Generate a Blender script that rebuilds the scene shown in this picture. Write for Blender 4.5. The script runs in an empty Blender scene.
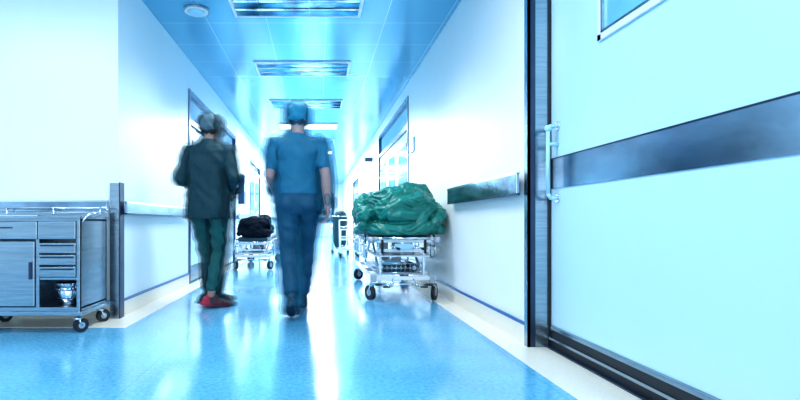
import bpy, bmesh, math, random
from mathutils import Vector, Matrix, noise
from mathutils.bvhtree import BVHTree
random.seed(7)
scene = bpy.context.scene
COL = scene.collection
scene.view_settings.view_transform = 'Standard'
try: scene.view_settings.look = 'Medium High Contrast'
except Exception as e: print(e)
scene.view_settings.exposure = 0.07

# ------------------------------------------------------------- materials
def mat(name, col, rough=0.5, metal=0.0, emit=None, es=0.0, spec=0.5, coat=0.0, noise_amt=0.0, nscale=8.0, bump=0.0, bscale=30.0, trans=0.0, stretch=None):
    m = bpy.data.materials.new(name); m.use_nodes = True
    nt = m.node_tree; b = nt.nodes['Principled BSDF']
    b.inputs['Base Color'].default_value = (*col, 1)
    b.inputs['Roughness'].default_value = rough
    b.inputs['Metallic'].default_value = metal
    b.inputs['Specular IOR Level'].default_value = spec
    b.inputs['Coat Weight'].default_value = coat
    b.inputs['Transmission Weight'].default_value = trans
    if emit:
        b.inputs['Emission Color'].default_value = (*emit, 1)
        b.inputs['Emission Strength'].default_value = es
    tc = nt.nodes.new('ShaderNodeTexCoord')
    mp = nt.nodes.new('ShaderNodeMapping')
    nt.links.new(tc.outputs['Object'], mp.inputs['Vector'])
    if stretch: mp.inputs['Scale'].default_value = stretch
    if noise_amt > 0:
        n = nt.nodes.new('ShaderNodeTexNoise'); n.inputs['Scale'].default_value = nscale
        n.inputs['Detail'].default_value = 4
        r = nt.nodes.new('ShaderNodeMapRange')
        r.inputs['From Min'].default_value = 0.3; r.inputs['From Max'].default_value = 0.7
        r.inputs['To Min'].default_value = 1 - noise_amt; r.inputs['To Max'].default_value = 1 + noise_amt
        mx = nt.nodes.new('ShaderNodeVectorMath'); mx.operation = 'SCALE'
        mx.inputs[0].default_value = col
        nt.links.new(mp.outputs[0], n.inputs['Vector'])
        nt.links.new(n.outputs['Fac'], r.inputs['Value'])
        nt.links.new(r.outputs[0], mx.inputs['Scale'])
        nt.links.new(mx.outputs[0], b.inputs['Base Color'])
    if bump > 0:
        n2 = nt.nodes.new('ShaderNodeTexNoise'); n2.inputs['Scale'].default_value = bscale
        n2.inputs['Detail'].default_value = 3
        bp = nt.nodes.new('ShaderNodeBump'); bp.inputs['Strength'].default_value = bump
        bp.inputs['Distance'].default_value = 0.01
        nt.links.new(mp.outputs[0], n2.inputs['Vector'])
        nt.links.new(n2.outputs['Fac'], bp.inputs['Height'])
        nt.links.new(bp.outputs[0], b.inputs['Normal'])
    return m

M = {}
M['wall'] = mat('wall_paint', (0.78, 0.89, 0.93), 0.35, noise_amt=0.01, nscale=3, bump=0.03, bscale=60)
M['wall_r'] = mat('wall_paint_warm', (0.88, 0.885, 0.875), 0.4, noise_amt=0.01, nscale=3, bump=0.03, bscale=60)
M['door'] = mat('door_laminate', (0.56, 0.80, 0.91), 0.3, noise_amt=0.01, nscale=2)
M['beige'] = mat('beige_vinyl', (0.80, 0.75, 0.66), 0.3, noise_amt=0.04, nscale=60)
M['blue_line'] = mat('blue_trim', (0.02, 0.12, 0.35), 0.3)
M['steel'] = mat('brushed_steel', (0.36, 0.45, 0.52), 0.26, 1.0, noise_amt=0.14, nscale=4, stretch=(1, 1, 25))
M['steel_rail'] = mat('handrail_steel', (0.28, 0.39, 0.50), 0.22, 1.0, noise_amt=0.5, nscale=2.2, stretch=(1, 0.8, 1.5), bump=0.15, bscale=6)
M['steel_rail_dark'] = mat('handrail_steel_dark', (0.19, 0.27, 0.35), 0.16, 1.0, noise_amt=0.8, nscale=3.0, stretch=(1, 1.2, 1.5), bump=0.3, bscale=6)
M['steel_dark'] = mat('dark_steel', (0.05, 0.08, 0.13), 0.3, 0.8, noise_amt=0.2, nscale=5)
M['chrome'] = mat('chrome', (0.7, 0.76, 0.82), 0.15, 1.0)
M['navy'] = mat('navy_frame', (0.015, 0.07, 0.16), 0.25, 0.3)
M['navy_glass'] = mat('navy_glass', (0.01, 0.06, 0.16), 0.08, 0.0, coat=0.5)
M['teal_glass'] = mat('teal_glass', (0.22, 0.58, 0.72), 0.08, coat=0.5, noise_amt=0.15, nscale=2)
M['black'] = mat('black_rubber', (0.012, 0.016, 0.025), 0.45)
M['white'] = mat('white_enamel', (0.80, 0.84, 0.88), 0.25)
M['grey'] = mat('grey_plastic', (0.35, 0.42, 0.5), 0.4)
M['lightblue'] = mat('pale_blue_plastic', (0.45, 0.75, 0.9), 0.3)
M['lamp'] = mat('lamp_diffuser', (1, 1, 1), 0.5, emit=(0.88, 0.97, 1.0), es=4.5)
M['reflector'] = mat('louvre_reflector', (0.22, 0.42, 0.56), 0.12, 1.0, noise_amt=0.7, nscale=6)
M['quilt'] = mat('green_quilt', (0.003, 0.18, 0.15), 0.36, noise_amt=0.10, nscale=10, bump=0.25, bscale=26)
M['coat'] = mat('black_coat', (0.001, 0.006, 0.016), 0.75, spec=0.2, bump=0.2, bscale=20)
M['mattress'] = mat('mattress_vinyl', (0.02, 0.08, 0.12), 0.4)
M['skin'] = mat('skin', (0.55, 0.31, 0.26), 0.5, noise_amt=0.05, nscale=30)
M['lip'] = mat('lips', (0.5, 0.18, 0.16), 0.4)
M['eye'] = mat('eyes', (0.05, 0.04, 0.04), 0.2)
M['hair'] = mat('hair', (0.02, 0.015, 0.015), 0.5)
M['scrub_top'] = mat('scrub_top_blue', (0.004, 0.15, 0.27), 0.7, noise_amt=0.12, nscale=8, bump=0.2, bscale=40)
M['scrub_pants'] = mat('scrub_trousers_blue', (0.002, 0.048, 0.105), 0.7, noise_amt=0.12, nscale=8, bump=0.2, bscale=40)
M['cap_blue'] = mat('surgical_cap_blue', (0.02, 0.28, 0.46), 0.7, bump=0.3, bscale=50)
M['jacket'] = mat('dark_teal_jacket', (0.001, 0.046, 0.066), 0.7, noise_amt=0.15, nscale=8, bump=0.2, bscale=40)
M['pants_green'] = mat('green_trousers', (0.004, 0.13, 0.125), 0.7, noise_amt=0.12, nscale=8, bump=0.2, bscale=40)
M['cap_grey'] = mat('surgical_cap_grey', (0.14, 0.24, 0.30), 0.7, bump=0.3, bscale=50)
M['red_shoe'] = mat('red_shoe', (0.65, 0.02, 0.06), 0.4)
M['bag_green'] = mat('laundry_bag', (0.004, 0.045, 0.06), 0.7, bump=0.4, bscale=15)

def tile_mat(name, c1, c2, mortar, size, msize, rough, metal, speck=0.0, rowoff=0.0, loc=(0,0,0), bumpamt=0.0, coat=0.0):
    m = bpy.data.materials.new(name); m.use_nodes = True
    nt = m.node_tree; b = nt.nodes['Principled BSDF']
    tc = nt.nodes.new('ShaderNodeTexCoord'); mp = nt.nodes.new('ShaderNodeMapping')
    mp.inputs['Location'].default_value = loc
    nt.links.new(tc.outputs['Object'], mp.inputs['Vector'])
    br = nt.nodes.new('ShaderNodeTexBrick'); br.offset = rowoff; br.squash = 1
    br.inputs['Color1'].default_value = (*c1, 1); br.inputs['Color2'].default_value = (*c2, 1)
    br.inputs['Mortar'].default_value = (*mortar, 1)
    br.inputs['Scale'].default_value = 1; br.inputs['Mortar Size'].default_value = msize
    br.inputs['Mortar Smooth'].default_value = 0.1
    br.inputs['Brick Width'].default_value = size; br.inputs['Row Height'].default_value = size
    nt.links.new(mp.outputs[0], br.inputs['Vector'])
    out = br.outputs['Color']
    if speck > 0:
        n = nt.nodes.new('ShaderNodeTexNoise'); n.inputs['Scale'].default_value = 45; n.inputs['Detail'].default_value = 6
        n.inputs['Roughness'].default_value = 0.75
        n2 = nt.nodes.new('ShaderNodeTexNoise'); n2.inputs['Scale'].default_value = 2.0; n2.inputs['Detail'].default_value = 3
        ad = nt.nodes.new('ShaderNodeMath'); ad.operation = 'MULTIPLY_ADD'; ad.inputs[1].default_value = 0.35
        r = nt.nodes.new('ShaderNodeMapRange')
        r.inputs['From Min'].default_value = 0.45; r.inputs['From Max'].default_value = 0.9
        r.inputs['To Min'].default_value = 1 - speck; r.inputs['To Max'].default_value = 1 + speck
        nt.links.new(mp.outputs[0], n.inputs['Vector']); nt.links.new(mp.outputs[0], n2.inputs['Vector'])
        nt.links.new(n2.outputs['Fac'], ad.inputs[0]); nt.links.new(n.outputs['Fac'], ad.inputs[2])
        nt.links.new(ad.outputs[0], r.inputs['Value'])
        sc = nt.nodes.new('ShaderNodeVectorMath'); sc.operation = 'SCALE'
        nt.links.new(out, sc.inputs[0]); nt.links.new(r.outputs[0], sc.inputs['Scale'])
        out = sc.outputs[0]
    nt.links.new(out, b.inputs['Base Color'])
    b.inputs['Roughness'].default_value = rough; b.inputs['Metallic'].default_value = metal
    b.inputs['Coat Weight'].default_value = coat; b.inputs['Coat Roughness'].default_value = 0.1
    if bumpamt > 0:
        n3 = nt.nodes.new('ShaderNodeTexNoise'); n3.inputs['Scale'].default_value = 2.5; n3.inputs['Detail'].default_value = 1
        bp = nt.nodes.new('ShaderNodeBump'); bp.inputs['Strength'].default_value = bumpamt; bp.inputs['Distance'].default_value = 0.02
        nt.links.new(mp.outputs[0], n3.inputs['Vector']); nt.links.new(n3.outputs['Fac'], bp.inputs['Height'])
        nt.links.new(bp.outputs[0], b.inputs['Normal'])
    return m
M['floor'] = tile_mat('blue_vinyl_floor', (0.13, 0.43, 0.66), (0.12, 0.41, 0.65), (0.07, 0.27, 0.50), 2.0, 0.002, 0.19, 0.0, speck=0.40, loc=(0.9, 0.4, 0), bumpamt=0.10, coat=0.45)
M['ceiling'] = tile_mat('metal_ceiling_tile', (0.12, 0.44, 0.64), (0.17, 0.50, 0.69), (0.5, 0.72, 0.84), 0.6, 0.004, 0.2, 0.6, loc=(0.52, -0.12, 0), bumpamt=0.06)

# ------------------------------------------------------------- mesh accumulator
class Acc:
    def __init__(s): s.bm = bmesh.new(); s.mats = []
    def mi(s, m):
        if m not in s.mats: s.mats.append(m)
        return s.mats.index(m)
    def _tag(s, faces, m, smooth=False):
        i = s.mi(m)
        for f in faces: f.material_index = i; f.smooth = smooth
    def box(s, a, b, m, bev=0.0, rot=None):
        a = Vector(a); b = Vector(b); c = (a + b) / 2; d = b - a
        t = Matrix.Translation(c) @ (rot if rot else Matrix()) @ Matrix.Diagonal((abs(d.x), abs(d.y), abs(d.z), 1))
        r = bmesh.ops.create_cube(s.bm, size=1, matrix=t)
        fs = set(f for v in r['verts'] for f in v.link_faces)
        s._tag(fs, m)
        if bev > 0:
            es = list(set(e for f in fs for e in f.edges))
            q = bmesh.ops.bevel(s.bm, geom=es, offset=bev, segments=2, affect='EDGES', profile=0.5)
            i = s.mi(m)
            for f in q['faces']: f.material_index = i
    def cyl(s, p0, p1, r, m, r2=None, seg=14):
        p0 = Vector(p0); p1 = Vector(p1); d = p1 - p0
        q = d.to_track_quat('Z', 'Y').to_matrix().to_4x4()
        t = Matrix.Translation((p0 + p1) / 2) @ q
        c = bmesh.ops.create_cone(s.bm, cap_ends=True, segments=seg, radius1=r, radius2=r if r2 is None else r2, depth=d.length, matrix=t)
        fs = set(f for v in c['verts'] for f in v.link_faces)
        s._tag(fs, m, False)
        for f in fs:
            if len(f.verts) == 4: f.smooth = True
    def ball(s, c, r, m, sc=(1, 1, 1), seg=14):
        t = Matrix.Translation(c) @ Matrix.Diagonal((r*sc[0], r*sc[1], r*sc[2], 1))
        q = bmesh.ops.create_uvsphere(s.bm, u_segments=seg, v_segments=max(6, seg*2//3), radius=1, matrix=t)
        s._tag(set(f for v in q['verts'] for f in v.link_faces), m, True)
    def tube(s, pts, r, m, seg=10):
        for i in range(len(pts)-1):
            s.cyl(pts[i], pts[i+1], r, m, seg=seg)
            if i > 0: s.ball(pts[i], r*1.0, m, seg=10)
    def ring(s, c, R, r, m, axis='Z', n=20, a0=0, a1=360):
        pts = []
        for i in range(n+1):
            a = math.radians(a0 + (a1-a0)*i/n)
            u, v = math.cos(a)*R, math.sin(a)*R
            p = {'Z': (u, v, 0), 'Y': (u, 0, v), 'X': (0, u, v)}[axis]
            pts.append(Vector(c) + Vector(p))
        s.tube(pts, r, m, seg=8)
    def obj(s, name, parent=None):
        me = bpy.data.meshes.new(name); s.bm.normal_update(); s.bm.to_mesh(me); s.bm.free()
        for m in s.mats: me.materials.append(m)
        o = bpy.data.objects.new(name, me); COL.objects.link(o)
        if parent: o.parent = parent
        return o
def empty(name, loc=(0, 0, 0), rz=0):
    o = bpy.data.objects.new(name, None); o.location = loc; o.rotation_euler = (0, 0, rz)
    COL.objects.link(o); return o
def boxobj(name, a, b, m, bev=0, parent=None):
    A = Acc(); A.box(a, b, m, bev); return A.obj(name, parent)

# ------------------------------------------------------------- room
XL, XR, H = -1.62, 1.32, 2.82
YC = 3.89      # left corner
YE = 26.0
YB = -3.0
XW = -4.6
XD = 1.45      # near door plane
boxobj('floor', (XW-0.2, YB-0.2, -0.1), (3.0, YE+0.2, 0), M['floor'])
boxobj('ceiling', (XW-0.2, YB-0.2, H), (3.0, YE+0.2, H+0.1), M['ceiling'])
# left corridor wall with door opening 6.0..9.6
DL0, DL1, DLH = 6.0, 9.4, 2.45
A = Acc()
A.box((XL-0.2, YC, 0), (XL, DL0, H), M['wall'])
A.box((XL-0.2, DL0, DLH), (XL, DL1, H), M['wall'])
A.box((XL-0.2, DL1, 0), (XL, 11.4, H), M['wall'])
A.box((XL-0.2, 11.4, 2.3), (XL, 13.4, H), M['wall'])
A.box((XL-0.2, 13.4, 0), (XL, YE, H), M['wall'])
A.obj('wall_left')
boxobj('wall_lobby', (XW, YC, 0), (XL-0.2, YC+0.2, H), M['wall'])
boxobj('wall_far_left', (XW-0.2, YB, 0), (XW, YC+0.2, H), M['wall'])
boxobj('wall_back', (XW-0.2, YB-0.2, 0), (3.0, YB, H), M['wall'])
boxobj('wall_end', (XL-0.2, YE, 0), (XR+0.2, YE+0.2, H), M['wall'])
DR0, DR1, DRH = 7.0, 10.4, 2.62
A = Acc()
A.box((XR, 3.0, 0), (XR+0.25, DR0, H), M['wall_r'])
A.box((XR, DR0, DRH), (XR+0.25, DR1, H), M['wall_r'])
A.box((XR, DR1, 0), (XR+0.25, 15.6, H), M['wall_r'])
A.box((XR, 15.6, 2.3), (XR+0.25, 18.0, H), M['wall_r'])
A.box((XR, 18.0, 0), (XR+0.25, YE, H), M['wall_r'])
A.box((XD+0.06, 1.1, 2.5), (XR+0.25, 3.0, H), M['wall_r'])
A.box((XR, YB, 0), (XR+0.25, 1.1, H), M['wall_r'])
A.obj('wall_right')

# skirting (coved beige with blue cap line) and floor borders
def skirt(name, x0, x1, y0, y1, inner):
    A = Acc()
    A.box((x0, y0, 0), (x1, y1, 0.125), M['beige'])
    A.box((x0, y0, 0.125), (x1 + (0.003*inner if inner > 0 else 0), y1, 0.145), M['blue_line'])
    return A.obj(name)
k = 0
for (y0, y1) in ((YC+0.02, DL0-0.02), (DL1+0.02, 11.38), (13.42, YE)):
    skirt('baseboard_left' if k == 0 else 'baseboard_left.%03d' % k, XL, XL+0.014, y0, y1, 1); k += 1
k = 0
for (y0, y1) in ((3.02, DR0-0.02), (DR1+0.02, 15.58), (18.02, YE)):
    skirt('baseboard_right' if k == 0 else 'baseboard_right.%03d' % k, XR-0.014, XR, y0, y1, -1); k += 1
A = Acc(); A.box((XW, YC-0.014, 0), (XL, YC, 0.125), M['beige']); A.box((XW, YC-0.016, 0.125), (XL, YC, 0.145), M['blue_line']); A.obj('baseboard_lobby')
A = Acc(); A.box((1.14, YB, 0), (XR-0.014, YE, 0.003), M['beige']); A.box((XR-0.014, 1.12, 0), (XD-0.03, 2.98, 0.003), M['beige']); A.obj('trim_1')
A = Acc(); A.box((XL+0.014, YC-0.35, 0), (XL+0.20, YE, 0.003), M['beige']); A.box((XW, YC-0.35, 0), (XL+0.014, YC-0.014, 0.003), M['beige']); A.obj('trim_2')

# handrails
def rail_y(name, x, side, y0, y1, z0, z1, mk='steel_rail'):
    A = Acc()
    xa = x - side*0.045; xb = x - side*0.065
    A.box((min(xa, xb), y0, z0), (max(xa, xb), y1, z1), M[mk], 0.004)
    A.box((min(xa, xb)-0.002, y0, z1-0.012), (max(xa, xb)+0.004, y1, z1+0.006), M['chrome'])
    A.box((min(xa, xb)-0.002, y0, z0-0.004), (max(xa, xb)+0.004, y1, z0+0.008), M['steel_dark'])
    y = y0 + 0.15
    while y < y1:
        A.box((min(xa, x), y-0.02, z0+0.03), (max(xa, x), y+0.02, z1-0.03), M['steel_dark']); y += 0.8
    return A.obj(name)
rail_y('handrail', XL, -1, YC+0.02, DL0-0.1, 0.845, 0.945)
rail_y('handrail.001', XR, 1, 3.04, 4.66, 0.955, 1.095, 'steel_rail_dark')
rail_y('handrail.002', XL, -1, DL1+0.1, 11.3, 0.845, 0.945)
rail_y('handrail.003', XR, 1, DR1+0.1, 15.4, 0.92, 1.04)
rail_y('handrail.004', XL, -1, 13.6, YE-0.1, 0.845, 0.945)
A = Acc()
A.box((XW+0.05, YC-0.065, 0.86), (XL-0.06, YC-0.045, 0.945), M['steel_rail'], 0.004)
A.box((XW+0.05, YC-0.07, 0.94), (XL-0.06, YC-0.04, 0.952), M['chrome'])
for i in range(4): A.box((-1.9-i*0.8-0.02, YC-0.045, 0.88), (-1.9-i*0.8+0.02, YC, 0.92), M['steel_dark'])
A.obj('handrail.005')
# corner guard
A = Acc()
A.box((XL-0.055, YC-0.03, 0), (XL+0.02, YC-0.018, 1.10), M['steel'], 0.003)
A.box((XL+0.015, YC-0.03, 0), (XL+0.027, YC+0.06, 1.10), M['steel_dark'], 0.003)
A.obj('corner_guard')

# ------------------------------------------------------------- near sliding door (right)
D = empty('door_1')
A = Acc()
A.box((XD, 1.15, 0.14), (XD+0.05, 2.985, 2.5), M['door'], 0.002)
A.obj('leaf', D)
A = Acc()
A.box((XD-0.006, 1.15, 0.985), (XD, 2.985, 1.172), M['steel_rail'])
A.box((XD-0.009, 1.15, 1.165), (XD, 2.985, 1.172), M['steel_dark'])
A.obj('bumper_band', D)
A = Acc()
A.box((XD-0.008, 1.15, 0.012), (XD+0.05, 2.985, 0.14), M['black'])
A.box((XD-0.014, 1.15, 0.118), (XD, 2.985, 0.14), M['steel'])
A.box((XD-0.02, 1.15, 0.055), (XD, 2.985, 0.07), M['steel'])
A.box((XD-0.035, 1.12, 0.0), (XD+0.06, 2.985, 0.012), M['steel_dark'])
A.obj('kick_rail', D)
A = Acc()  # vision window
y0, y1, z0, z1 = 1.85, 2.47, 1.705, 2.35
A.box((XD-0.003, y0, z0), (XD+0.001, y1, z1), M['teal_glass'])
for a, b in (((XD-0.015, y0-0.0, z0), (XD, y1, z0+0.035)), ((XD-0.015, y0, z1-0.035), (XD, y1, z1)), ((XD-0.015, y0, z0), (XD, y0+0.035, z1)), ((XD-0.015, y1-0.035, z0), (XD, y1, z1))):
    A.box(a, b, M['white'], 0.003)
for a, b in (((XD-0.017, y0+0.035, z0+0.035), (XD, y1-0.035, z0+0.045)), ((XD-0.017, y1-0.045, z0+0.035), (XD, y1-0.035, z1-0.035))):
    A.box(a, b, M['steel'])
A.obj('window', D)
A = Acc()
hy = 2.90
A.tube([(XD, hy, 1.36), (XD-0.045, hy, 1.36), (XD-0.06, hy, 1.335), (XD-0.06, hy, 0.95), (XD-0.045, hy, 0.925), (XD, hy, 0.925)], 0.012, M['lightblue'])
A.tube([(XD, hy, 1.25), (XD-0.06, hy, 1.25)], 0.012, M['lightblue'])
A.ball((XD-0.06, hy, 1.345), 0.022, M['lightblue'])
A.cyl((XD-0.008, hy, 1.36), (XD, hy, 1.36), 0.028, M['chrome']); A.cyl((XD-0.008, hy, 0.925), (XD, hy, 0.925), 0.028, M['chrome'])
A.obj('handle', D)
# steel jamb cladding on wall end
A = Acc()
A.box((XR-0.012, 2.985, 0), (XD-0.002, 2.999, H), M['steel'])
A.box((XR-0.018, 2.98, 0), (XR+0.030, 2.987, H), M['steel_dark'])
A.box((XR-0.018, 2.98, 0), (XR-0.001, 3.03, H), M['steel'])
A.box((XD-0.022, 2.978, 0), (XD-0.004, 2.986, H), M['black'])
A.obj('trim_3')

# ------------------------------------------------------------- corridor doors
def side_door(name, x, side, y0, y1, z1, transom, leaves=2, leafmat=None, glassmat=None):
    E = empty(name); A = Acc(); t = 0.07; o = -side*0.012
    xa, xb = sorted((x + o, x + side*0.18))
    A.box((xa, y0, 0), (xb, y0+t, z1), M['navy']); A.box((xa, y1-t, 0), (xb, y1, z1), M['navy'])
    A.box((xa, y0+t, z1-t), (xb, y1-t, z1), M['navy']); A.box((xa, y0+t, transom), (xb, y1-t, transom+t), M['navy'])
    A.obj('frame', E)
    A = Acc(); xa, xb = sorted((x + side*0.02, x + side*0.10))
    A.box((xa, y0+t, transom+t), (xb, y1-t, z1-t), M['navy_glass'])
    A.obj('transom', E)
    w = (y1-y0-2*t)/leaves
    for i in range(leaves):
        A = Acc(); ya = y0+t+w*i+0.008; yb = ya + w - 0.016
        A.box((xa, ya, 0.015), (xb, yb, transom), leafmat or M['door'], 0.003)
        xf = x + side*0.02 - side*0.002; xg = x+side*0.015
        g0, g1 = sorted((xg, xf+side*0.004))
        A.box((g0, ya+0.18*w, 1.1), (g1, yb-0.18*w, transom-0.2), glassmat or M['teal_glass'])
        for (a, b, c, d) in ((ya+0.16*w, ya+0.18*w, 1.08, transom-0.18), (yb-0.18*w, yb-0.16*w, 1.08, transom-0.18), (ya+0.16*w, yb-0.16*w, 1.07, 1.1), (ya+0.16*w, yb-0.16*w, transom-0.2, transom-0.17)):
            A.box((g0-0.004, a, c), (g1+0.004, b, d), M['steel_dark'])
        A.box((g0, ya, 0.9), (g1, yb, 1.0), M['steel'])
        A.box((g0, ya, 0.02), (g1, yb, 0.22), M['steel'])
        A.obj('leaf_%d' % (i+1), E)
        hA = Acc(); hx = x - side*0.01; yy = yb-0.07 if i % 2 == 0 else ya+0.07
        hA.tube([(x+side*0.02, yy, 1.3), (hx, yy, 1.3), (hx, yy, 1.03), (x+side*0.02, yy, 1.03)], 0.01, M['chrome'])
        hA.obj('handle_%d' % (i+1), E)
    return E
side_door('door_2', XL, -1, DL0, DL1, DLH, 2.02, 3)
side_door('door_3', XR, 1, DR0, DR1, DRH, 2.15, 3, M['white'])
side_door('door_4', XL, -1, 11.4, 13.4, 2.3, 2.0, 2)
side_door('door_5', XR, 1, 15.6, 18.0, 2.3, 2.0, 2)
# end double door
E = empty('door_6'); A = Acc()
A.box((-1.15, YE-0.05, 0), (-1.05, YE, 2.35), M['navy']); A.box((0.75, YE-0.05, 0), (0.85, YE, 2.35), M['navy']); A.box((-1.05, YE-0.05, 2.25), (0.75, YE, 2.35), M['navy'])
A.obj('frame', E)
for i, (a, b) in enumerate(((-1.04, -0.155), (-0.145, 0.74))):
    A = Acc(); A.box((a, YE-0.04, 0.01), (b, YE, 2.24), M['door'], 0.004)
    A.box((a+0.25, YE-0.046, 1.2), (b-0.25, YE-0.04, 1.95), M['teal_glass']); A.box((a, YE-0.046, 0.92), (b, YE-0.04, 1.05), M['steel'])
    A.obj('leaf_%d' % (i+1), E)
# wall signs / small fittings
A = Acc(); A.box((XR-0.02, 6.55, 1.75), (XR, 6.8, 1.95), M['lightblue'], 0.004); A.box((XR-0.022, 6.58, 1.84), (XR-0.018, 6.77, 1.86), M['navy']); A.obj('wall_sign')
A = Acc(); A.box((XR-0.22, 11.5, 2.2), (XR-0.19, 11.9, 2.4), M['lightblue'], 0.004); A.box((XR-0.2, 11.68, 2.25), (XR, 11.72, 2.35), M['steel_dark']); A.obj('exit_sign')
A = Acc(); A.box((XL, 9.75, 1.15), (XL+0.12, 10.0, 1.75), M['navy'], 0.008); A.box((XL+0.12, 9.79, 1.4), (XL+0.125, 9.96, 1.7), M['white']); A.obj('glove_dispenser')

# ------------------------------------------------------------- ceiling fixtures
def troffer(i, yc, lit, w=1.24, d=0.58, xc=-0.20):
    nm = 'ceiling_light' if i == 0 else 'ceiling_light.%03d' % i
    E = empty(nm); A = Acc(); z = H-0.016
    x0, x1, y0, y1 = xc-w/2, xc+w/2, yc-d/2, yc+d/2; t = 0.03
    A.box((x0, y0, z), (x1, y0+t, H), M['white']); A.box((x0, y1-t, z), (x1, y1, H), M['white'])
    A.box((x0, y0+t, z), (x0+t, y1-t, H), M['white']); A.box((x1-t, y0+t, z), (x1, y1-t, H), M['white'])
    A.obj('frame', E)
    A = Acc()
    if lit:
        A.box((x0+t, y0+t, H-0.008), (x1-t, y1-t, H-0.002), M['lamp'])
        A.obj('diffuser', E)
    else:
        A.box((x0+t, y0+t, H-0.003), (x1-t, y1-t, H-0.001), M['steel_dark'])
        n = 3; pw = (d-2*t)/n
        for j in range(n):
            ya = y0+t+pw*j
            for s_, yy in ((1, ya+pw*0.27), (-1, ya+pw*0.73)):
                A.box((x0+t, yy-pw*0.2, H-0.010), (x1-t, yy+pw*0.2, H-0.008), M['reflector'], rot=Matrix.Rotation(s_*math.radians(9), 4, 'X'))
        for j in range(1, 5):
            xx = x0+t+(w-2*t)*j/5
            A.box((xx-0.003, y0+t, H-0.015), (xx+0.003, y1-t, H-0.004), M['reflector'])
        A.obj('louvre', E)
ys = [4.46 + 1.92*i for i in range(11)]
for i, y in enumerate(ys): troffer(i, y, i in (3, 5, 7, 8, 9, 10))
for j, (y, x) in enumerate(((2.5, -0.2), (0.5, -0.2), (2.3, -2.9), (0.3, -2.9))): troffer(11+j, y, True, xc=x)
A = Acc()
A.cyl((-1.17, 4.62, H-0.012), (-1.17, 4.62, H), 0.125, M['steel'], seg=32)
A.cyl((-1.17, 4.62, H-0.022), (-1.17, 4.62, H-0.012), 0.11, M['white'], seg=32); A.cyl((-1.17, 4.62, H-0.034), (-1.17, 4.62, H-0.022), 0.07, M['lightblue'], r2=0.085, seg=32)
A.obj('smoke_detector')

# ------------------------------------------------------------- caster helper
def caster(A, x, y, ztop, r=0.06, yaw=0.0, fork=None):
    c = Vector((x + 0.02*math.sin(yaw), y + 0.02*math.cos(yaw), r))
    ax = Vector((math.cos(yaw), -math.sin(yaw), 0))
    A.cyl(c - ax*0.016, c + ax*0.016, r, M['black'], seg=20)
    A.cyl(c - ax*0.019, c + ax*0.019, r*0.45, M['grey'], seg=14)
    for s in (-1, 1):
        p = c + ax*0.024*s
        A.cyl(p, Vector((x, y, r*1.9)) + ax*0.018*s, 0.007, M['chrome'], seg=8)
    A.cyl((x, y, r*1.85), (x, y, r*2.15), 0.028, fork or M['chrome'], seg=12)
    A.cyl((x, y, r*2.1), (x, y, ztop), 0.012, M['chrome'], seg=10)

# ------------------------------------------------------------- steel cart (left)
C = empty('instrument_cart')
x0, x1, y0, y1 = -2.50, -1.665, 3.36, 3.78
A = Acc()
S = M['steel']; K = M['steel_dark']
zb, zt = 0.17, 0.80
A.box((x0, y1-0.01, zb), (x1, y1, zt), S)                    # back
A.box((x1-0.012, y0, zb), (x1, y1, zt), S)                   # right side
A.box((x0, y0, zb), (x0+0.012, y1, zt), S)                   # left side
A.box((x0, y0, zb-0.015), (x1, y1, zb+0.012), S)              # bottom
A.box((x0, y0, zt-0.012), (x1, y1, zt), S)                   # top deck
xm = x1 - 0.30
A.box((xm-0.012, y0+0.004, zb), (xm+0.012, y1, zt-0.14), S)  # divider
A.box((xm, y0+0.01, 0.375), (x1-0.01, y1, 0.39), S)          # shelf above open bay
for px in (x0+0.0, x1-0.024):
    A.box((px, y0-0.004, zb-0.03), (px+0.024, y0+0.02, zt+0.01), S, 0.003)
    A.box((px, y1-0.02, zb-0.03), (px+0.024, y1+0.004, zt+0.01), S, 0.003)
A.obj('body', C)
A = Acc()
A.box((x0+0.03, y0-0.008, zt-0.14), (xm-0.0, y0+0.01, zt-0.015), S, 0.004)
A.box((xm+0.006, y0-0.008, zt-0.14), (x1-0.03, y0+0.01, zt-0.015), S, 0.004)
A.box((x0+0.03, y0-0.008, zb+0.02), (xm-0.016, y0+0.01, zt-0.155), S, 0.004)
for i in range(3):
    za = 0.395 + i*0.083
    A.box((xm+0.014, y0-0.006, za), (x1-0.03, y0+0.01, za+0.072), S, 0.004)
    A.box((xm+0.03, y0-0.018, za+0.05), (x1-0.045, y0-0.004, za+0.060), K)
A.box((x0+0.2, y0-0.02, zt-0.065), (x0+0.36, y0-0.006, zt-0.055), K)
A.box((xm-0.05, y0-0.02, 0.38), (xm-0.035, y0-0.006, 0.50), K)
A.obj('drawer_fronts', C)
A = Acc()  # top rail tray
zz = zt+0.035
A.box((x0-0.01, y0-0.015, zt), (x1+0.01, y0-0.003, zt+0.022), S, 0.003)
A.box((x1-0.002, y0-0.015, zt), (x1+0.01, y1+0.01, zt+0.022), S, 0.003)
A.box((x0-0.01, y0-0.015, zt), (x0+0.002, y1+0.01, zt+0.022), S, 0.003)
A.box((x0-0.01, y1, zt), (x1+0.01, y1+0.012, zt+0.06), S, 0.003)
A.tube([(x0, y1, zt+0.09), (x1, y1, zt+0.09), (x1+0.03, y1-0.05, zt+0.07), (x1+0.03, y0+0.05, zt+0.03), (x1, y0+0.02, zt-0.02)], 0.008, M['chrome'])
for xx in (x0+0.05, (x0+x1)/2, x1-0.05): A.cyl((xx, y1, zt), (xx, y1, zt+0.09), 0.007, M['chrome'])
A.obj('top_rail', C)
A = Acc()
A.box((x0-0.015, y0-0.02, 0.125), (x1+0.02, y0+0.01, 0.155), S, 0.004)
A.box((x0-0.015, y1-0.01, 0.125), (x1+0.02, y1+0.02, 0.155), S, 0.004)
A.box((x1-0.01, y0, 0.125), (x1+0.02, y1, 0.155), S, 0.004)
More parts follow.
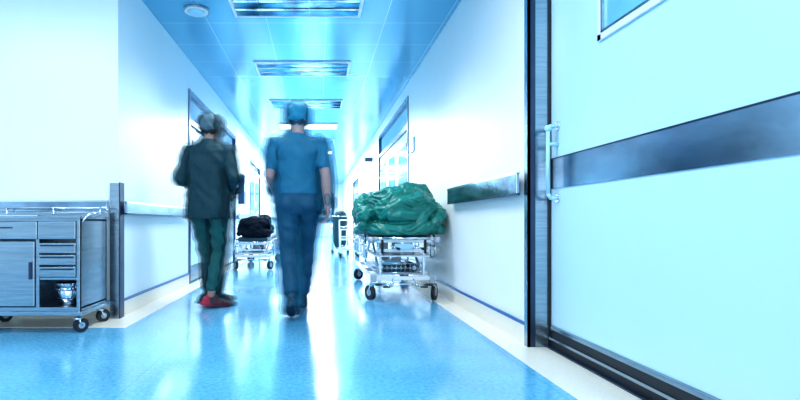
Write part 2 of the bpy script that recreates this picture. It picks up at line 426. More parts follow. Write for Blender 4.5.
A.box((x0-0.015, y0, 0.125), (x0+0.015, y1, 0.155), S, 0.004)
for xx in (x0+0.04, x1-0.03):
    for yy in (y0+0.03, y1-0.04): caster(A, xx, yy, 0.15, 0.05, yaw=0.7)
A.obj('base_frame', C)
# bucket standing in open bay
Bk = empty('steel_bucket')
A = Acc(); bx, by = (xm+x1)/2+0.005, y0+0.14; z0 = zb+0.0125
A.cyl((bx, by, z0), (bx, by, z0+0.155), 0.068, M['chrome'], r2=0.088, seg=28)
A.ring((bx, by, z0+0.155), 0.089, 0.005, M['chrome'])
A.cyl((bx, by, z0+0.156), (bx, by, z0+0.158), 0.083, M['steel_dark'], seg=28)
for zz in (0.05, 0.11): A.ring((bx, by, z0+zz), 0.068+0.02*zz/0.155+0.001, 0.0025, M['steel_dark'])
A.obj('pail', Bk)
A = Acc()
pts = [(bx+0.092*math.cos(a), by-0.10*math.sin(a)*0.95, z0+0.145-0.03*math.sin(a)) for a in [math.pi*i/14 for i in range(15)]]
A.tube(pts, 0.004, M['chrome'], seg=8)
A.ball((bx-0.092, by, z0+0.145), 0.011, M['chrome']); A.ball((bx+0.092, by, z0+0.145), 0.011, M['chrome'])
A.obj('bail_handle', Bk)
# surgical steel tray on cart
A = Acc()
A.box((x0+0.1, y0+0.08, zt+0.001), (x0+0.5, y1-0.08, zt+0.006), M['chrome'])
for a, b in (((x0+0.1, y0+0.08), (x0+0.5, y0+0.088)), ((x0+0.1, y1-0.088), (x0+0.5, y1-0.08)), ((x0+0.1, y0+0.08), (x0+0.108, y1-0.08)), ((x0+0.492, y0+0.08), (x0+0.5, y1-0.08))):
    A.box((*a, zt+0.001), (*b, zt+0.03), M['chrome'])
A.obj('instrument_tray')

# ------------------------------------------------------------- gurney
def gurney(name, loc, W=0.64, L=1.9, hz=0.60, pale=None, full=False):
    pale = pale or M['white']; CH = M['chrome']
    E = empty(name, loc); w = W/2
    A = Acc()   # base
    zb = 0.20
    for s in (-1, 1):
        A.box((s*w-0.022, 0.05, zb), (s*w+0.022, L-0.05, zb+0.045), pale, 0.006)
    for y in (0.06, L*0.5, L-0.06):
        A.box((-w, y-0.025, zb), (w, y+0.025, zb+0.04), pale, 0.006)
    A.box((-w*0.8, 0.15, zb+0.045), (w*0.8, L-0.15, zb+0.06), M['grey'], 0.004)
    for s in (-1, 1):
        for y, yaw in ((0.07, 0.5*s), (L-0.07, 0.9)):
            caster(A, s*(w-0.0), y, zb+0.02, 0.075, yaw)
    A.cyl((-w-0.02, 0.02, 0.165), (w+0.02, 0.02, 0.165), 0.012, CH)
    for s in (-1, 1): A.box((s*(w-0.06)-0.03, -0.04, 0.155), (s*(w-0.06)+0.03, 0.02, 0.175), M['black'], 0.004)
    A.obj('base', E)
    A = Acc()   # lift mechanism
    for y in (L*0.25, L*0.75):
        A.cyl((0, y, zb+0.05), (0, y, hz-0.06), 0.05, pale, seg=20); A.cyl((0, y, zb+0.05), (0, y, zb+0.14), 0.07, M['grey'], seg=20)
    for s in (-1, 1):
        A.box((s*w*0.7-0.012, 0.10, zb+0.04), (s*w*0.7+0.012, 0.135, hz-0.05), CH, 0.003)
        A.cyl((s*w*0.7, 0.2, zb+0.05), (s*w*0.7, L*0.42, hz-0.08), 0.014, CH)
        A.cyl((s*w*0.7, L-0.2, zb+0.05), (s*w*0.7, L*0.58, hz-0.08), 0.014, CH)
    A.obj('lift_columns', E)
    A = Acc()   # deck
    A.box((-w+0.02, 0.02, hz-0.04), (w-0.02, L-0.02, hz-0.01), M['grey'], 0.004)
    for s in (-1, 1): A.box((s*w-0.018, 0, hz-0.055), (s*w+0.018, L, hz), pale, 0.006)
    for y in (0.0, L-0.035): A.box((-w, y, hz-0.055), (w, y+0.035, hz), pale, 0.006)
    A.box((-w+0.05, 0.03, hz-0.15), (w-0.05, 0.06, hz-0.12), pale, 0.004)   # lower shelf tray bar
    A.box((-w+0.04, 0.05, hz-0.20), (w-0.04, L*0.6, hz-0.185), pale, 0.003)
    for s in (-1, 1):
        A.cyl((s*(w-0.06), 0.06, hz-0.19), (s*(w-0.06), 0.06, hz-0.04), 0.009, CH)
    # crank handles
    for xx in (-0.12, 0.12):
        A.tube([(xx, 0.05, hz-0.09), (xx, -0.05, hz-0.09), (xx+0.05, -0.05, hz-0.11), (xx+0.05, -0.12, hz-0.11)], 0.008, CH)
        A.cyl((xx+0.05, -0.05, hz-0.11), (xx+0.05, -0.13, hz-0.11), 0.014, M['black'])
    A.obj('deck', E)
    A = Acc()   # mattress
    A.box((-w+0.03, 0.04, hz-0.005), (w-0.03, L-0.04, hz+0.07), M['mattress'], 0.02)
    A.obj('mattress', E)
    A = Acc()   # side rails lowered + end bow
    for s in (-1, 1):
        xs = s*(w+0.045)
        A.tube([(xs, 0.2, hz-0.22), (xs, 0.2, hz-0.03), (xs, 0.28, hz+0.02), (xs, L-0.35, hz+0.02), (xs, L-0.25, hz-0.03), (xs, L-0.25, hz-0.22), (xs, 0.2, hz-0.22)], 0.012, CH)
        A.tube([(xs, 0.2, hz-0.10), (xs, L-0.25, hz-0.10)], 0.009, CH)
        for i in range(1, 7):
            yy = 0.2+(L-0.45)*i/7; A.cyl((xs, yy, hz-0.22), (xs, yy, hz+0.02), 0.007, CH)
        for yy in (0.4, L-0.5): A.box((min(s*w, xs), yy-0.02, hz-0.05), (max(s*w, xs), yy+0.02, hz-0.02), pale)
    A.tube([(-w+0.03, 0.0, hz-0.03), (-w+0.03, -0.07, hz-0.03), (-w+0.08, -0.11, hz-0.01), (w-0.08, -0.11, hz-0.01), (w-0.03, -0.07, hz-0.03), (w-0.03, 0, hz-0.03)], 0.013, CH)
    A.tube([(-w+0.02, L, hz-0.03), (-w+0.02, L+0.03, hz+0.22), (w-0.02, L+0.03, hz+0.22), (w-0.02, L, hz-0.03)], 0.013, CH)
    A.obj('side_rails', E)
    if full:
        A = Acc()   # accessories: wire basket, corner bumpers, infusion sockets, folded blanket, pedals, gas bottle
        for s in (-1, 1):
            A.cyl((s*(w+0.012), -0.012, hz-0.06), (s*(w+0.012), -0.012, hz+0.0), 0.032, M['grey'], seg=18)
            A.cyl((s*(w-0.10), 0.0, hz-0.16), (s*(w-0.10), 0.0, hz+0.01), 0.013, M['black'], seg=12)
            A.box((s*(w-0.02)-0.03, 0.03, zb-0.015), (s*(w-0.02)+0.03, 0.13, zb+0.06), M['grey'], 0.01)
            A.tube([(s*0.10, 0.05, zb+0.02), (s*0.12, -0.06, zb-0.04), (s*0.18, -0.07, zb-0.045)], 0.009, CH)
            A.box((s*0.18-0.035, -0.10, zb-0.055), (s*0.18+0.035, -0.04, zb-0.04), M['black'], 0.004)
        for z in (zb+0.065, zb+0.11, zb+0.155):
            A.tube([(-w*0.75, 0.16, z), (w*0.75, 0.16, z), (w*0.75, 0.75, z), (-w*0.75, 0.75, z), (-w*0.75, 0.16, z)], 0.004, CH, 6)
        for i in range(11):
            xx = -w*0.75 + w*1.5*i/10; A.cyl((xx, 0.16, zb+0.062), (xx, 0.16, zb+0.155), 0.003, CH, seg=6)
        A.box((-w*0.55, 0.24, zb+0.062), (w*0.15, 0.62, zb+0.13), M['mattress'], 0.015)
        A.box((-w*0.50, 0.26, zb+0.13), (w*0.05, 0.60, zb+0.17), M['lightblue'], 0.012)
        A.cyl((w*0.45, 0.22, zb+0.11), (w*0.45, 0.66, zb+0.11), 0.045, M['steel_dark'], seg=20); A.cyl((w*0.45, 0.18, zb+0.11), (w*0.45, 0.22, zb+0.11), 0.02, CH)
        A.box((-0.09, -0.005, hz-0.125), (0.09, 0.03, hz-0.065), M['lightblue'], 0.006)
        A.obj('accessories', E)
    return E
gurney('hospital_gurney', (0.84, 4.70, 0.003), 0.62, 1.85, 0.63, full=True)
gurney('hospital_gurney.001', (-1.06, 7.75, 0.003), 0.54, 1.7, 0.46)

# ------------------------------------------------------------- voxel union helper
def prim_capsule(p0, p1, r0, r1, seg=20):
    bm = bmesh.new(); p0 = Vector(p0); p1 = Vector(p1)
    bmesh.ops.create_uvsphere(bm, u_segments=seg, v_segments=seg//2, radius=r0, matrix=Matrix.Translation(p0))
    bmesh.ops.create_uvsphere(bm, u_segments=seg, v_segments=seg//2, radius=r1, matrix=Matrix.Translation(p1))
    d = p1-p0; q = d.to_track_quat('Z', 'Y').to_matrix().to_4x4()
    bmesh.ops.create_cone(bm, cap_ends=True, segments=seg, radius1=r0, radius2=r1, depth=d.length, matrix=Matrix.Translation((p0+p1)/2) @ q)
    return bm
def prim_frustum(p0, p1, r0, r1, seg=24):
    bm = bmesh.new(); p0 = Vector(p0); p1 = Vector(p1); d = p1-p0; q = d.to_track_quat('Z', 'Y').to_matrix().to_4x4()
    bmesh.ops.create_cone(bm, cap_ends=True, segments=seg, radius1=r0, radius2=r1, depth=d.length, matrix=Matrix.Translation((p0+p1)/2) @ q)
    return bm
def prim_ell(c, r, R=None, seg=24):
    bm = bmesh.new()
    bmesh.ops.create_uvsphere(bm, u_segments=seg, v_segments=seg//2, radius=1, matrix=Matrix.Translation(c) @ (R or Matrix()) @ Matrix.Diagonal((*r, 1)))
    return bm
def prim_loft(rings, seg=32, p=2.3):
    bm = bmesh.new(); R = []
    for (cx, cy, z, rx, ry) in rings:
        row = []
        for i in range(seg):
            a = 2*math.pi*i/seg; c, s = math.cos(a), math.sin(a)
            x = math.copysign(abs(c)**(2/p), c)*rx; y = math.copysign(abs(s)**(2/p), s)*ry
            row.append(bm.verts.new((cx+x, cy+y, z)))
        R.append(row)
    for a, b in zip(R, R[1:]):
        for i in range(seg): bm.faces.new((a[i], a[(i+1) % seg], b[(i+1) % seg], b[i]))
    bm.faces.new(list(reversed(R[0]))); bm.faces.new(R[-1])
    bmesh.ops.recalc_face_normals(bm, faces=bm.faces)
    return bm
def union(prims, voxel, smooth=2, sfac=0.5):
    """prims: list of (bm,label). returns (mesh, facelabels)"""
    big = bmesh.new(); trees = {}
    per = {}
    for bm, lab in prims:
        bmesh.ops.triangulate(bm, faces=bm.faces)
        tmp = bpy.data.meshes.new('t'); bm.to_mesh(tmp); big.from_mesh(tmp)
        per.setdefault(lab, bmesh.new()).from_mesh(tmp); bpy.data.meshes.remove(tmp); bm.free()
    for lab, b in per.items(): trees[lab] = BVHTree.FromBMesh(b)
    me = bpy.data.meshes.new('u'); big.to_mesh(me); big.free()
    o = bpy.data.objects.new('u', me); COL.objects.link(o)
    md = o.modifiers.new('r', 'REMESH'); md.mode = 'VOXEL'; md.voxel_size = voxel; md.use_smooth_shade = True
    if smooth:
        sm = o.modifiers.new('s', 'SMOOTH'); sm.iterations = smooth; sm.factor = sfac
    bpy.context.view_layer.update()
    dg = bpy.context.evaluated_depsgraph_get()
    m2 = bpy.data.meshes.new_from_object(o.evaluated_get(dg))
    bpy.data.objects.remove(o); bpy.data.meshes.remove(me)
    labs = list(trees)
    if len(labs) == 1: return m2, [labs[0]]*len(m2.polygons)
    fl = []
    for p in m2.polygons:
        c = p.center; best = None; bd = 1e9
        for l in labs:
            h = trees[l].find_nearest(c, 0.08)
            if h[0] is not None and h[3] < bd: bd = h[3]; best = l
        fl.append(best or labs[0])
    return m2, fl

# ------------------------------------------------------------- quilt & coat bundles: many gathered rolls of fabric swept over a core
def bundle(name, C, R, rolls, core, mt, voxel, rr, seed, lump=0.012, flatz=None, maxx=None, ce_pow=0.8, extra=(), zs=1.0):
    P = []; C = Vector(C)
    for c, r in core: P.append((prim_ell(c, r), 'c'))
    sv = Vector((seed*1.3, seed*0.7, 2.2))
    for (a0, e0, a1, e1, sag, rad, push) in rolls:
        n = 16; pts = []
        for i in range(n+1):
            t = i/n
            a = math.radians(a0+(a1-a0)*t); e = math.radians(e0+(e1-e0)*t + sag*math.sin(math.pi*t))
            wob = noise.noise(Vector((t*3, rad*70+a0*0.1, seed)))
            e += 0.16*wob
            k = 1 + push + 0.07*noise.noise(Vector((t*4+9, a0*0.13, seed)))
            ce = math.copysign(abs(math.cos(e))**ce_pow, math.cos(e)); se = math.copysign(abs(math.sin(e))**0.85, math.sin(e))
            ca = math.copysign(abs(math.cos(a))**0.75, math.cos(a)); sa = math.copysign(abs(math.sin(a))**0.75, math.sin(a))
            p = C + Vector((ca*ce*R[0]*k, sa*ce*R[1]*k, se*R[2]*k))
            w = rad*(0.75+0.45*math.sin(math.pi*min(1, t*1.05)) + 0.35*noise.noise(Vector((t*5, a0, seed*2))))*rr
            pts.append((p, max(0.02, w)))
        for (p, r0), (q, r1) in zip(pts, pts[1:]): P.append((prim_capsule(p, q, r0, r1, 14), 'c'))
    for ch in extra:
        for (p, r0), (q, r1) in zip(ch, ch[1:]): P.append((prim_capsule(p, q, r0, r1, 16), 'c'))
    me, fl = union(P, voxel, 1, 0.5)
    co = []
    for v in me.vertices:
        c = v.co
        w = Vector((c.x*11 + 3*noise.noise(c*3), c.y*9, c.z*17 + 3*noise.noise(c*4)))
        d = (1-abs(noise.noise(w+sv))*2.2)*lump + (1-abs(noise.noise(w*2.1+sv))*2.2)*lump*0.35 - lump
        co.append(c + v.normal*d)
    for v, c in zip(me.vertices, co):
        v.co = c
        if flatz is not None:
            if v.co.z < flatz: v.co.z = flatz + (v.co.z-flatz)*0.1
            else: v.co.z = flatz + (v.co.z-flatz)*zs
        if maxx is not None and v.co.x > maxx: v.co.x = maxx + (v.co.x-maxx)*0.1
    me.materials.clear(); me.materials.append(mt)
    for p in me.polygons: p.use_smooth = True; p.material_index = 0
    me.name = name
    o = bpy.data.objects.new(name, me); COL.objects.link(o)
    xs = [v.co.x for v in me.vertices]; zs_ = [v.co.z for v in me.vertices]; yy = [v.co.y for v in me.vertices]
    print('bundle', name, len(me.vertices), 'x', round(min(xs), 2), round(max(xs), 2), 'y', round(min(yy), 2), round(max(yy), 2), 'z', round(min(zs_), 2), round(max(zs_), 2))
    return o
rolls = []
#        a0    e0   a1    e1   sag  rad   push
rolls += [(-178, -4, -10, -2, -3, 0.065, 0.04),       # low hem roll
          (-172, 9, -15, 11, 4, 0.058, 0.05),
          (-176, 20, -14, 20, -6, 0.055, 0.03),
          (-165, 31, -10, 30, 7, 0.060, 0.05),
          (-178, 38, -20, 45, -3, 0.055, 0.00),
          (-150, 50, -8, 52, 8, 0.055, 0.03),
          (-150, 62, -10, 68, 4, 0.055, 0.03),
          (-168, 4, -108, 52, 4, 0.070, 0.11), (-150, 2, -85, 58, -5, 0.048, 0.11), (-120, 4, -60, 42, 6, 0.050, 0.11), (-80, 0, -24, 36, 4, 0.055, 0.09),
          (-200, 4, -160, 36, 6, 0.085, 0.05), (-230, 10, -190, 50, 0, 0.075, 0.0), (-215, 30, -170, 60, 0, 0.06, 0.03),
          (-20, 40, 60, 45, 0, 0.065, 0.0), (-10, 10, 60, 15, 0, 0.065, 0.0), (60, 10, 150, 15, 0, 0.065, 0.0), (60, 45, 150, 45, 0, 0.065, 0.0)]
V_ = Vector
extra = [[(V_((0.46, 4.78, 0.84)), 0.07), (V_((0.46, 4.96, 0.96)), 0.095), (V_((0.50, 5.25, 1.00)), 0.10), (V_((0.54, 5.5, 0.92)), 0.09)],      # bulging left roll
         [(V_((0.45, 4.78, 0.74)), 0.055), (V_((0.44, 4.95, 0.69)), 0.07), (V_((0.45, 5.3, 0.68)), 0.065)],                                   # overhang
         [(V_((1.16, 4.72, 0.78)), 0.055), (V_((1.24, 4.86, 0.86)), 0.075), (V_((1.25, 5.15, 0.92)), 0.08)],                                  # right end
         [(V_((1.20, 4.78, 0.70)), 0.05), (V_((1.27, 4.93, 0.70)), 0.06), (V_((1.26, 5.2, 0.74)), 0.06)],
         [(V_((0.60, 4.86, 0.98)), 0.055), (V_((0.74, 4.96, 1.06)), 0.06), (V_((0.92, 5.00, 1.13)), 0.065), (V_((1.10, 5.04, 1.12)), 0.06), (V_((1.18, 5.12, 1.04)), 0.05)],
         [(V_((0.66, 4.74, 0.88)), 0.05), (V_((0.84, 4.72, 0.97)), 0.06), (V_((1.02, 4.80, 1.04)), 0.055), (V_((1.14, 4.92, 1.02)), 0.05)]]
bundle('green_quilt', (0.845, 5.20, 0.745), (0.365, 0.50, 0.355), rolls,
       [((0.84, 5.2, 0.80), (0.36, 0.49, 0.29)), ((0.95, 5.2, 1.00), (0.18, 0.28, 0.12))], M['quilt'], 0.0095, 1.0, 3.0, 0.014, 0.655, 1.285, 0.6, extra)
rolls2 = [(-175, 5, -10, 8, 0, 0.05, 0.02), (-165, 25, -20, 30, 8, 0.05, 0.04), (-175, 45, -10, 55, 0, 0.05, 0.04), (-150, 5, -80, 70, 5, 0.05, 0.1),
          (-100, 8, -30, 60, 5, 0.05, 0.08), (-60, 50, 30, 60, 0, 0.06, 0.1), (20, 20, 160, 30, 0, 0.06, 0), (160, 20, 200, 50, 0, 0.06, 0)]
bundle('black_coat', (-1.03, 8.05, 0.57), (0.27, 0.33, 0.27), rolls2, [((-1.03, 8.05, 0.60), (0.25, 0.31, 0.20)), ((-0.90, 8.0, 0.78), (0.13, 0.16, 0.13))], M['coat'], 0.016, 1.0, 5.0, 0.014, 0.53)

# ------------------------------------------------------------- people
def ghost_mat(m, alpha):
    g = m.copy(); g.name = m.name + '_trail'
    g.node_tree.nodes['Principled BSDF'].inputs['Alpha'].default_value = alpha
    return g
def hand_prims(W, u, v, n, lab='skin', curl=1.0):
    W = Vector(W); u = Vector(u).normalized(); n = Vector(n); n = (n - u*n.dot(u)).normalized()
    v = Vector(v); v = (v - u*v.dot(u) - n*v.dot(n)).normalized()
    P = []
    Rm = Matrix((v, n, u)).transposed().to_4x4()
    P.append((prim_ell(W+u*0.055, (0.043, 0.017, 0.055), Rm), lab))
    P.append((prim_capsule(W-u*0.05, W+u*0.03, 0.027, 0.026), lab))
    P.append((prim_ell(W+u*0.035+v*0.022+n*0.006, (0.02, 0.017, 0.034), Rm), lab))
    for off, ln, r in ((0.033, 0.074, 0.0088), (0.0115, 0.083, 0.009), (-0.0105, 0.077, 0.0086), (-0.032, 0.060, 0.0076)):
        b = W + u*(0.088-abs(off)*0.25) + v*off; a = 0.0; p = b
        P.append((prim_capsule(b-u*0.03, b, r, r, 12), lab))
        for fr, da in ((0.45, 22), (0.31, 26), (0.24, 18)):
            a += math.radians(da)*curl
            dd = u*math.cos(a) + n*math.sin(a) + v*off*1.2
            q = p + dd*ln*fr
            P.append((prim_capsule(p, q, r, r*0.93, 12), lab)); p = q; r *= 0.93
    p = W+u*0.025+v*0.03; q = p + (u*0.6+v*0.65+n*0.35).normalized()*0.04; t = q + (u*0.85+v*0.15+n*0.45).normalized()*0.032
    P.append((prim_capsule(p, q, 0.013, 0.0105, 12), lab)); P.append((prim_capsule(q, t, 0.0105, 0.009, 12), lab))
    return P
def foot_prims(ank, pitch, yaw, lab):
    T = Matrix.Translation(ank) @ Matrix.Rotation(yaw, 4, 'Z') @ Matrix.Rotation(pitch, 4, 'X')
    P = []
    def e(c, r):
        bm = prim_ell((0, 0, 0), (1, 1, 1)); bmesh.ops.transform(bm, matrix=T @ Matrix.Translation(c) @ Matrix.Diagonal((*r, 1)), verts=bm.verts); P.append((bm, lab))
    e((0, -0.035, -0.05), (0.036, 0.045, 0.045)); e((0, 0.02, -0.04), (0.036, 0.06, 0.05)); e((0, 0.08, -0.058), (0.042, 0.06, 0.034)); e((0, 0.135, -0.066), (0.044, 0.055, 0.026))
    e((0, 0.165, -0.07), (0.036, 0.035, 0.02))
    sb = prim_loft([(0, 0.05, -0.093, 0.040, 0.145), (0, 0.05, -0.072, 0.042, 0.148)], 28, 2.6)
    bmesh.ops.transform(sb, matrix=T, verts=sb.verts); P.append((sb, lab))
    return P
def person(name, loc, rz, J, mats, jacket=False, trail=()):
    E = empty(name, loc, rz)
    P = []
    top, pants, skin, cap, shoe = 'top', 'pants', 'skin', 'cap', 'shoe'
    # pelvis / trousers
    P.append((prim_loft([(0, 0, 0.82, 0.125, 0.10), (0, 0, 0.88, 0.168, 0.122), (0, -0.005, 0.95, 0.175, 0.13), (0, 0, 1.03, 0.158, 0.115), (0, 0, 1.09, 0.148, 0.105)]), pants))
    for s in (-1, 1): P.append((prim_ell((s*0.075, -0.055, 0.91), (0.085, 0.08, 0.09)), pants))
    for s, k in ((-1, 'L'), (1, 'R')):
        hip = Vector((s*0.088, 0, 0.90)); kn = Vector(J['knee'+k]); an = Vector(J['ank'+k])
        P.append((prim_capsule(hip, kn, 0.098, 0.067), pants))
        P.append((prim_capsule(kn, kn.lerp(an, 0.45)+Vector((0, -0.012, 0)), 0.067, 0.064), pants))
        hem = kn.lerp(an, 0.90)
        P.append((prim_frustum(kn.lerp(an, 0.40)+Vector((0, -0.012, 0)), hem, 0.064, 0.060), pants))
        P.append((prim_capsule(kn.lerp(an, 0.7), an, 0.04, 0.036), 'sock'))
        P += foot_prims(an, J['pitch'+k], J.get('yaw'+k, 0), shoe)
    # torso
    if jacket:
        P.append((prim_loft([(0, 0, 0.80, 0.200, 0.150), (0, 0, 0.90, 0.195, 0.152), (0, 0, 1.05, 0.180, 0.138), (0, 0, 1.18, 0.178, 0.132), (0, 0, 1.32, 0.198, 0.138), (0, 0, 1.41, 0.200, 0.125), (0, 0, 1.46, 0.165, 0.10), (0, 0, 1.50, 0.085, 0.075), (0, 0.005, 1.53, 0.066, 0.066)]), top))
    else:
        P.append((prim_loft([(0, 0, 1.00, 0.176, 0.136), (0, 0, 1.06, 0.168, 0.128), (0, 0, 1.16, 0.160, 0.118), (0, 0, 1.30, 0.182, 0.125), (0, 0, 1.39, 0.190, 0.118), (0, 0, 1.44, 0.165, 0.098), (0, 0, 1.48, 0.09, 0.073), (0, 0.003, 1.50, 0.070, 0.062)]), top))
        P.append((prim_loft([(0, 0, 0.985, 0.172, 0.132), (0, 0, 1.02, 0.172, 0.132)]), pants))
    for s in (-1, 1): P.append((prim_ell((s*0.085, -0.055, 1.33), (0.085, 0.07, 0.10)), top))
    P.append((prim_capsule((0, 0.0, 1.42), (0, 0.02, 1.58), 0.056, 0.053), skin))
    # arms
    hands = []
    for s, k in ((-1, 'L'), (1, 'R')):
        sh = Vector((s*0.178, 0, 1.415)); el = Vector(J['elb'+k]); wr = Vector(J['wr'+k])
        P.append((prim_ell(sh, (0.062, 0.066, 0.064)), top))
        if jacket:
            P.append((prim_capsule(sh, el, 0.068, 0.056), top)); P.append((prim_frustum(el, el.lerp(wr, 0.92), 0.056, 0.045), top)); P.append((prim_ell(el, (0.056,)*3), top))
        else:
            P.append((prim_capsule(sh, sh.lerp(el, 0.5), 0.062, 0.056), top)); P.append((prim_frustum(sh.lerp(el, 0.3), sh.lerp(el, 0.80), 0.060, 0.056), top))
            P.append((prim_capsule(sh.lerp(el, 0.5), el, 0.045, 0.041), skin))
        P.append((prim_capsule(el, el.lerp(wr, 0.35), 0.041, 0.042), skin)); P.append((prim_capsule(el.lerp(wr, 0.35), wr, 0.042, 0.026), skin))
        u = (wr-el).normalized(); u = (u + Vector(J.get('hd'+k, (0, 0, 0)))).normalized()
        hands += hand_prims(wr, u, J.get('hv'+k, (0, 1, 0)), J.get('hn'+k, (-s, 0, 0)), 'skin', J.get('curl', 1.0))
    # head
    hy = J.get('heady', 0); Hc = Vector((0, 0.025, 1.635)); RH = Matrix.Translation(Hc) @ Matrix.Rotation(hy, 4, 'Z') @ Matrix.Rotation(J.get('headp', 0), 4, 'X')
    def he(c, r, lab, seg=24):
        bm = prim_ell((0, 0, 0), (1, 1, 1), seg=seg); bmesh.ops.transform(bm, matrix=RH @ Matrix.Translation(c) @ Matrix.Diagonal((*r, 1)), verts=bm.verts); P.append((bm, lab))
    he((0, -0.012, 0.028), (0.076, 0.096, 0.085), 'hair' if not J.get('bald') else skin)
    he((0, 0.02, -0.01), (0.068, 0.076, 0.085), skin); he((0, 0.028, -0.06), (0.052, 0.062, 0.055), skin); he((0, 0.068, -0.093), (0.024, 0.02, 0.02), skin)
    he((0, 0.098, -0.012), (0.011, 0.014, 0.028), skin); he((0, 0.106, -0.03), (0.017, 0.016, 0.012), skin)
    for s in (-1, 1):
        he((s*0.077, -0.002, -0.008), (0.010, 0.022, 0.032), skin); he((s*0.031, 0.081, 0.006), (0.014, 0.012, 0.008), 'eye', 14)
        he((s*0.03, 0.086, 0.026), (0.022, 0.010, 0.006), 'hair', 14); he((s*0.045, 0.06, -0.03), (0.026, 0.03, 0.025), skin)
        he((s*0.03, -0.06, -0.03), (0.035, 0.03, 0.035), 'hair')
    he((0, 0.088, -0.058), (0.024, 0.012, 0.007), 'lip', 14); he((0, 0.087, -0.067), (0.020, 0.011, 0.006), 'lip', 14)
    he((0, -0.022, 0.045), (0.088, 0.106, 0.082), cap); he((0, -0.035, 0.0), (0.083, 0.088, 0.05), cap)
    me, fl = union(P, 0.0075, 2)
    mh, flh = union(hands, 0.0038, 1)
    names = ['top', 'pants', 'skin', 'cap', 'shoe', 'hair', 'eye', 'lip', 'sock']
    # cloth folds
    cloth = {'top': 0, 'pants': 1}
    vl = [None]*len(me.vertices)
    for p, l in zip(me.polygons, fl):
        for v in p.vertices: vl[v] = l
    co = []
    seedv = Vector((len(name)*3.1, 1.7, 0.3))
    for v in me.vertices:
        d = 0
        if vl[v.index] in cloth:
            c = v.co
            q = Vector((c.x*7, c.y*7, c.z*9)) + seedv
            d = (0.5-abs(noise.noise(q)))*0.018 + noise.noise(Vector((c.x*16, c.y*16, c.z*11))+seedv)*0.006
            d -= 0.007
            if vl[v.index] == 'pants': d += 0.0035*math.sin(c.z*48 + c.x*20 + 5*noise.noise(q*0.5))*(1 if c.z < 0.75 else 0.5)
            else: d += 0.003*math.sin(c.z*40+c.x*35+6*noise.noise(q*0.6))
        elif vl[v.index] == 'cap':
            d = 0.003*math.sin(v.co.x*90+v.co.z*60)
        co.append(v.co + v.normal*d)
    for v, c in zip(me.vertices, co): v.co = c
    bm = bmesh.new(); bm.from_mesh(me); nf = len(bm.faces); bm.from_mesh(mh)
    bm.faces.ensure_lookup_table()
    allf = fl + flh
    for f, l in zip(bm.faces, allf): f.material_index = names.index(l); f.smooth = True
    out = bpy.data.meshes.new(name+'_body'); bm.to_mesh(out); bm.free()
    for n_ in names: out.materials.append(mats[n_])
    o = bpy.data.objects.new('body', out); COL.objects.link(o); o.parent = E
    bpy.data.meshes.remove(me); bpy.data.meshes.remove(mh)
    # rest on the floor
    mz = min(v.co.z for v in out.vertices); E.location.z = loc[2]-mz + 0.001
    if trail:   # long-exposure motion trail: the same moving body at neighbouring instants
        tm = out.copy(); tm.materials.clear()
        for n_ in names: tm.materials.append(ghost_mat(mats[n_], trail[0]))
        for k, off in enumerate(trail[1:]):
            g = bpy.data.objects.new('motion_trail_%d' % (k+1), tm); COL.objects.link(g); g.parent = E; g.location = off
    return E

base = dict(skin=M['skin'], hair=M['hair'], eye=M['eye'], lip=M['lip'])
person('walking_nurse', (-0.17, 4.02, 0), math.radians(2), dict(
    kneeL=(-0.080, 0.03, 0.50), ankL=(-0.050, -0.20, 0.150), pitchL=math.radians(-26),
    kneeR=(0.075, 0.21, 0.51), ankR=(0.045, 0.30, 0.095), pitchR=0.0,
    elbL=(-0.230, 0.0, 1.15), wrL=(-0.20, 0.20, 1.02), elbR=(0.230, -0.07, 1.15), wrR=(0.245, -0.06, 0.90),
    hvR=(0, 1, 0), hnR=(-1, 0, 0), hvL=(0, 0, 1), hnL=(1, 0, 0), heady=math.radians(-8), headp=math.radians(-3)),
    dict(base, top=M['scrub_top'], pants=M['scrub_pants'], cap=M['cap_blue'], shoe=M['black'], sock=M['black']),
    trail=(0.26, (-0.02, 0.02, 0.002), (-0.04, 0.04, 0.004), (-0.065, 0.05, 0.004), (0.02, 0.03, 0.0), (0.04, 0.05, 0.0), (0.065, 0.05, 0.0), (0.0, -0.05, 0.02)))
person('walking_doctor', (-1.0, 4.42, 0), math.radians(-12), dict(
    kneeL=(-0.075, 0.14, 0.50), ankL=(-0.045, 0.17, 0.095), pitchL=0.0, yawL=math.radians(-35),
    kneeR=(0.07, 0.05, 0.49), ankR=(0.045, -0.06, 0.11), pitchR=math.radians(-8), yawR=math.radians(-45),
    elbL=(-0.265, -0.03, 1.16), wrL=(-0.13, 0.18, 1.10), elbR=(0.255, -0.04, 1.16), wrR=(0.13, 0.18, 1.06),
    hvL=(0, 0, 1), hnL=(0, -1, 0), hvR=(0, 0, 1), hnR=(0, -1, 0), heady=math.radians(10), headp=math.radians(-8)),
    dict(base, top=M['jacket'], pants=M['pants_green'], cap=M['cap_grey'], shoe=M['red_shoe'], sock=M['skin']), jacket=True,
    trail=(0.26, (-0.022, 0.02, 0.002), (-0.045, 0.03, 0.004), (-0.07, 0.03, 0.004), (0.02, 0.02, 0.0), (0.04, 0.03, 0.0), (0.06, 0.03, 0.0), (0.0, -0.05, 0.02)))

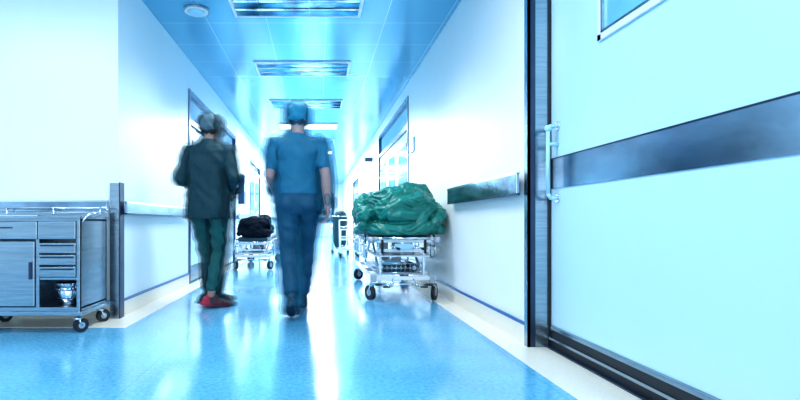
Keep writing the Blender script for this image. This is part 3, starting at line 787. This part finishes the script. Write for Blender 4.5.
# ------------------------------------------------------------- far trolley and laundry hamper
T = empty('utility_trolley', (0.68, 10.4, 0.003)); A = Acc()
for x in (-0.19, 0.19):
    for y in (0, 0.6):
        A.cyl((x, y, 0.08), (x, y, 0.82 if y > 0 else 0.62), 0.013, M['white']); caster(A, x, y, 0.13, 0.05, 0.4)
for z in (0.16, 0.38, 0.6):
    A.box((-0.2, -0.01, z), (0.2, 0.61, z+0.02), M['white'], 0.003)
    A.tube([(-0.2, -0.015, z+0.07), (0.2, -0.015, z+0.07), (0.2, 0.6, z+0.07), (-0.2, 0.6, z+0.07), (-0.2, -0.015, z+0.07)], 0.008, M['chrome'])
A.tube([(-0.19, 0.6, 0.82), (0.19, 0.6, 0.82)], 0.013, M['white'])
A.obj('frame', T)
T = empty('laundry_hamper', (0.56, 12.3, 0.0)); A = Acc()
for x in (-0.2, 0.2):
    for y in (-0.2, 0.2): A.cyl((x, y, 0.1), (x, y, 0.92), 0.012, M['chrome']); caster(A, x, y, 0.12, 0.04, 0.4)
A.tube([(-0.2, -0.2, 0.92), (0.2, -0.2, 0.92), (0.2, 0.2, 0.92), (-0.2, 0.2, 0.92), (-0.2, -0.2, 0.92)], 0.014, M['chrome'])
A.box((-0.2, -0.2, 0.10), (0.2, 0.2, 0.12), M['chrome']); A.obj('frame', T)
me, fl = union([(prim_loft([(0, 0, 0.125, 0.13, 0.13), (0, 0, 0.3, 0.175, 0.175), (0, 0, 0.6, 0.18, 0.18), (0, 0, 0.9, 0.185, 0.185), (0, 0, 0.94, 0.205, 0.205)]), 'c'), (prim_ell((0.02, 0, 0.95), (0.17, 0.17, 0.13)), 'c')], 0.015, 2)
for v in me.vertices: v.co += v.normal*(noise.noise(Vector((v.co.x*9, v.co.y*9, v.co.z*3)))*0.025-0.01)
for p in me.polygons: p.material_index = 0; p.use_smooth = True
me.materials.clear(); me.materials.append(M['bag_green'])
o = bpy.data.objects.new('bag', me); COL.objects.link(o); o.parent = T

# ------------------------------------------------------------- lights
def area(name, loc, rot, sx, sy, power, col=(0.87, 0.96, 1.0), spread=180):
    l = bpy.data.lights.new(name, 'AREA'); l.shape = 'RECTANGLE'; l.size = sx; l.size_y = sy; l.energy = power; l.color = col
    l.spread = math.radians(spread)
    o = bpy.data.objects.new(name, l); o.location = loc; o.rotation_euler = rot; COL.objects.link(o); return o
for i, (x, y) in enumerate(((-0.2, 2.5), (-0.2, 0.5), (-2.9, 2.3), (-2.9, 0.3))):
    area('troffer_lamp_%d' % i, (x, y, H-0.03), (0, 0, 0), 1.1, 0.5, (26, 22, 19, 19)[i])
for i, y in enumerate(ys[:3]):
    area('louvre_fill_%d' % i, (-0.2, y, H-0.03), (0, 0, 0), 1.1, 0.5, 28, spread=130)  # fill lights added below the unlit louvre panels to brighten the mid corridor
for i, y in enumerate((ys[3], ys[5], ys[7], ys[9])):
    area('corridor_lamp_%d' % i, (-0.2, y, H-0.03), (0, 0, 0), 1.1, 0.5, (95, 170, 220, 220)[i])
area('lobby_fill_light', (-1.2, YB+0.1, 1.5), (math.radians(90), 0, 0), 4.5, 2.2, 75, (1.0, 0.98, 0.96))  # added fill behind the camera, out of view; the back wall has no window
w = bpy.data.worlds.new('World'); scene.world = w; w.use_nodes = True
w.node_tree.nodes['Background'].inputs[0].default_value = (0.8, 0.92, 1.0, 1); w.node_tree.nodes['Background'].inputs[1].default_value = 0.6

# ------------------------------------------------------------- camera
cam = bpy.data.cameras.new('camera'); co = bpy.data.objects.new('camera', cam); COL.objects.link(co)
co.location = (0, 0, 0.78); co.rotation_euler = (math.radians(90), 0, 0)
cam.sensor_fit = 'HORIZONTAL'; cam.sensor_width = 36; cam.lens = 21.6
cam.shift_x = 82/800; cam.shift_y = 22/800; cam.clip_start = 0.05
scene.camera = co
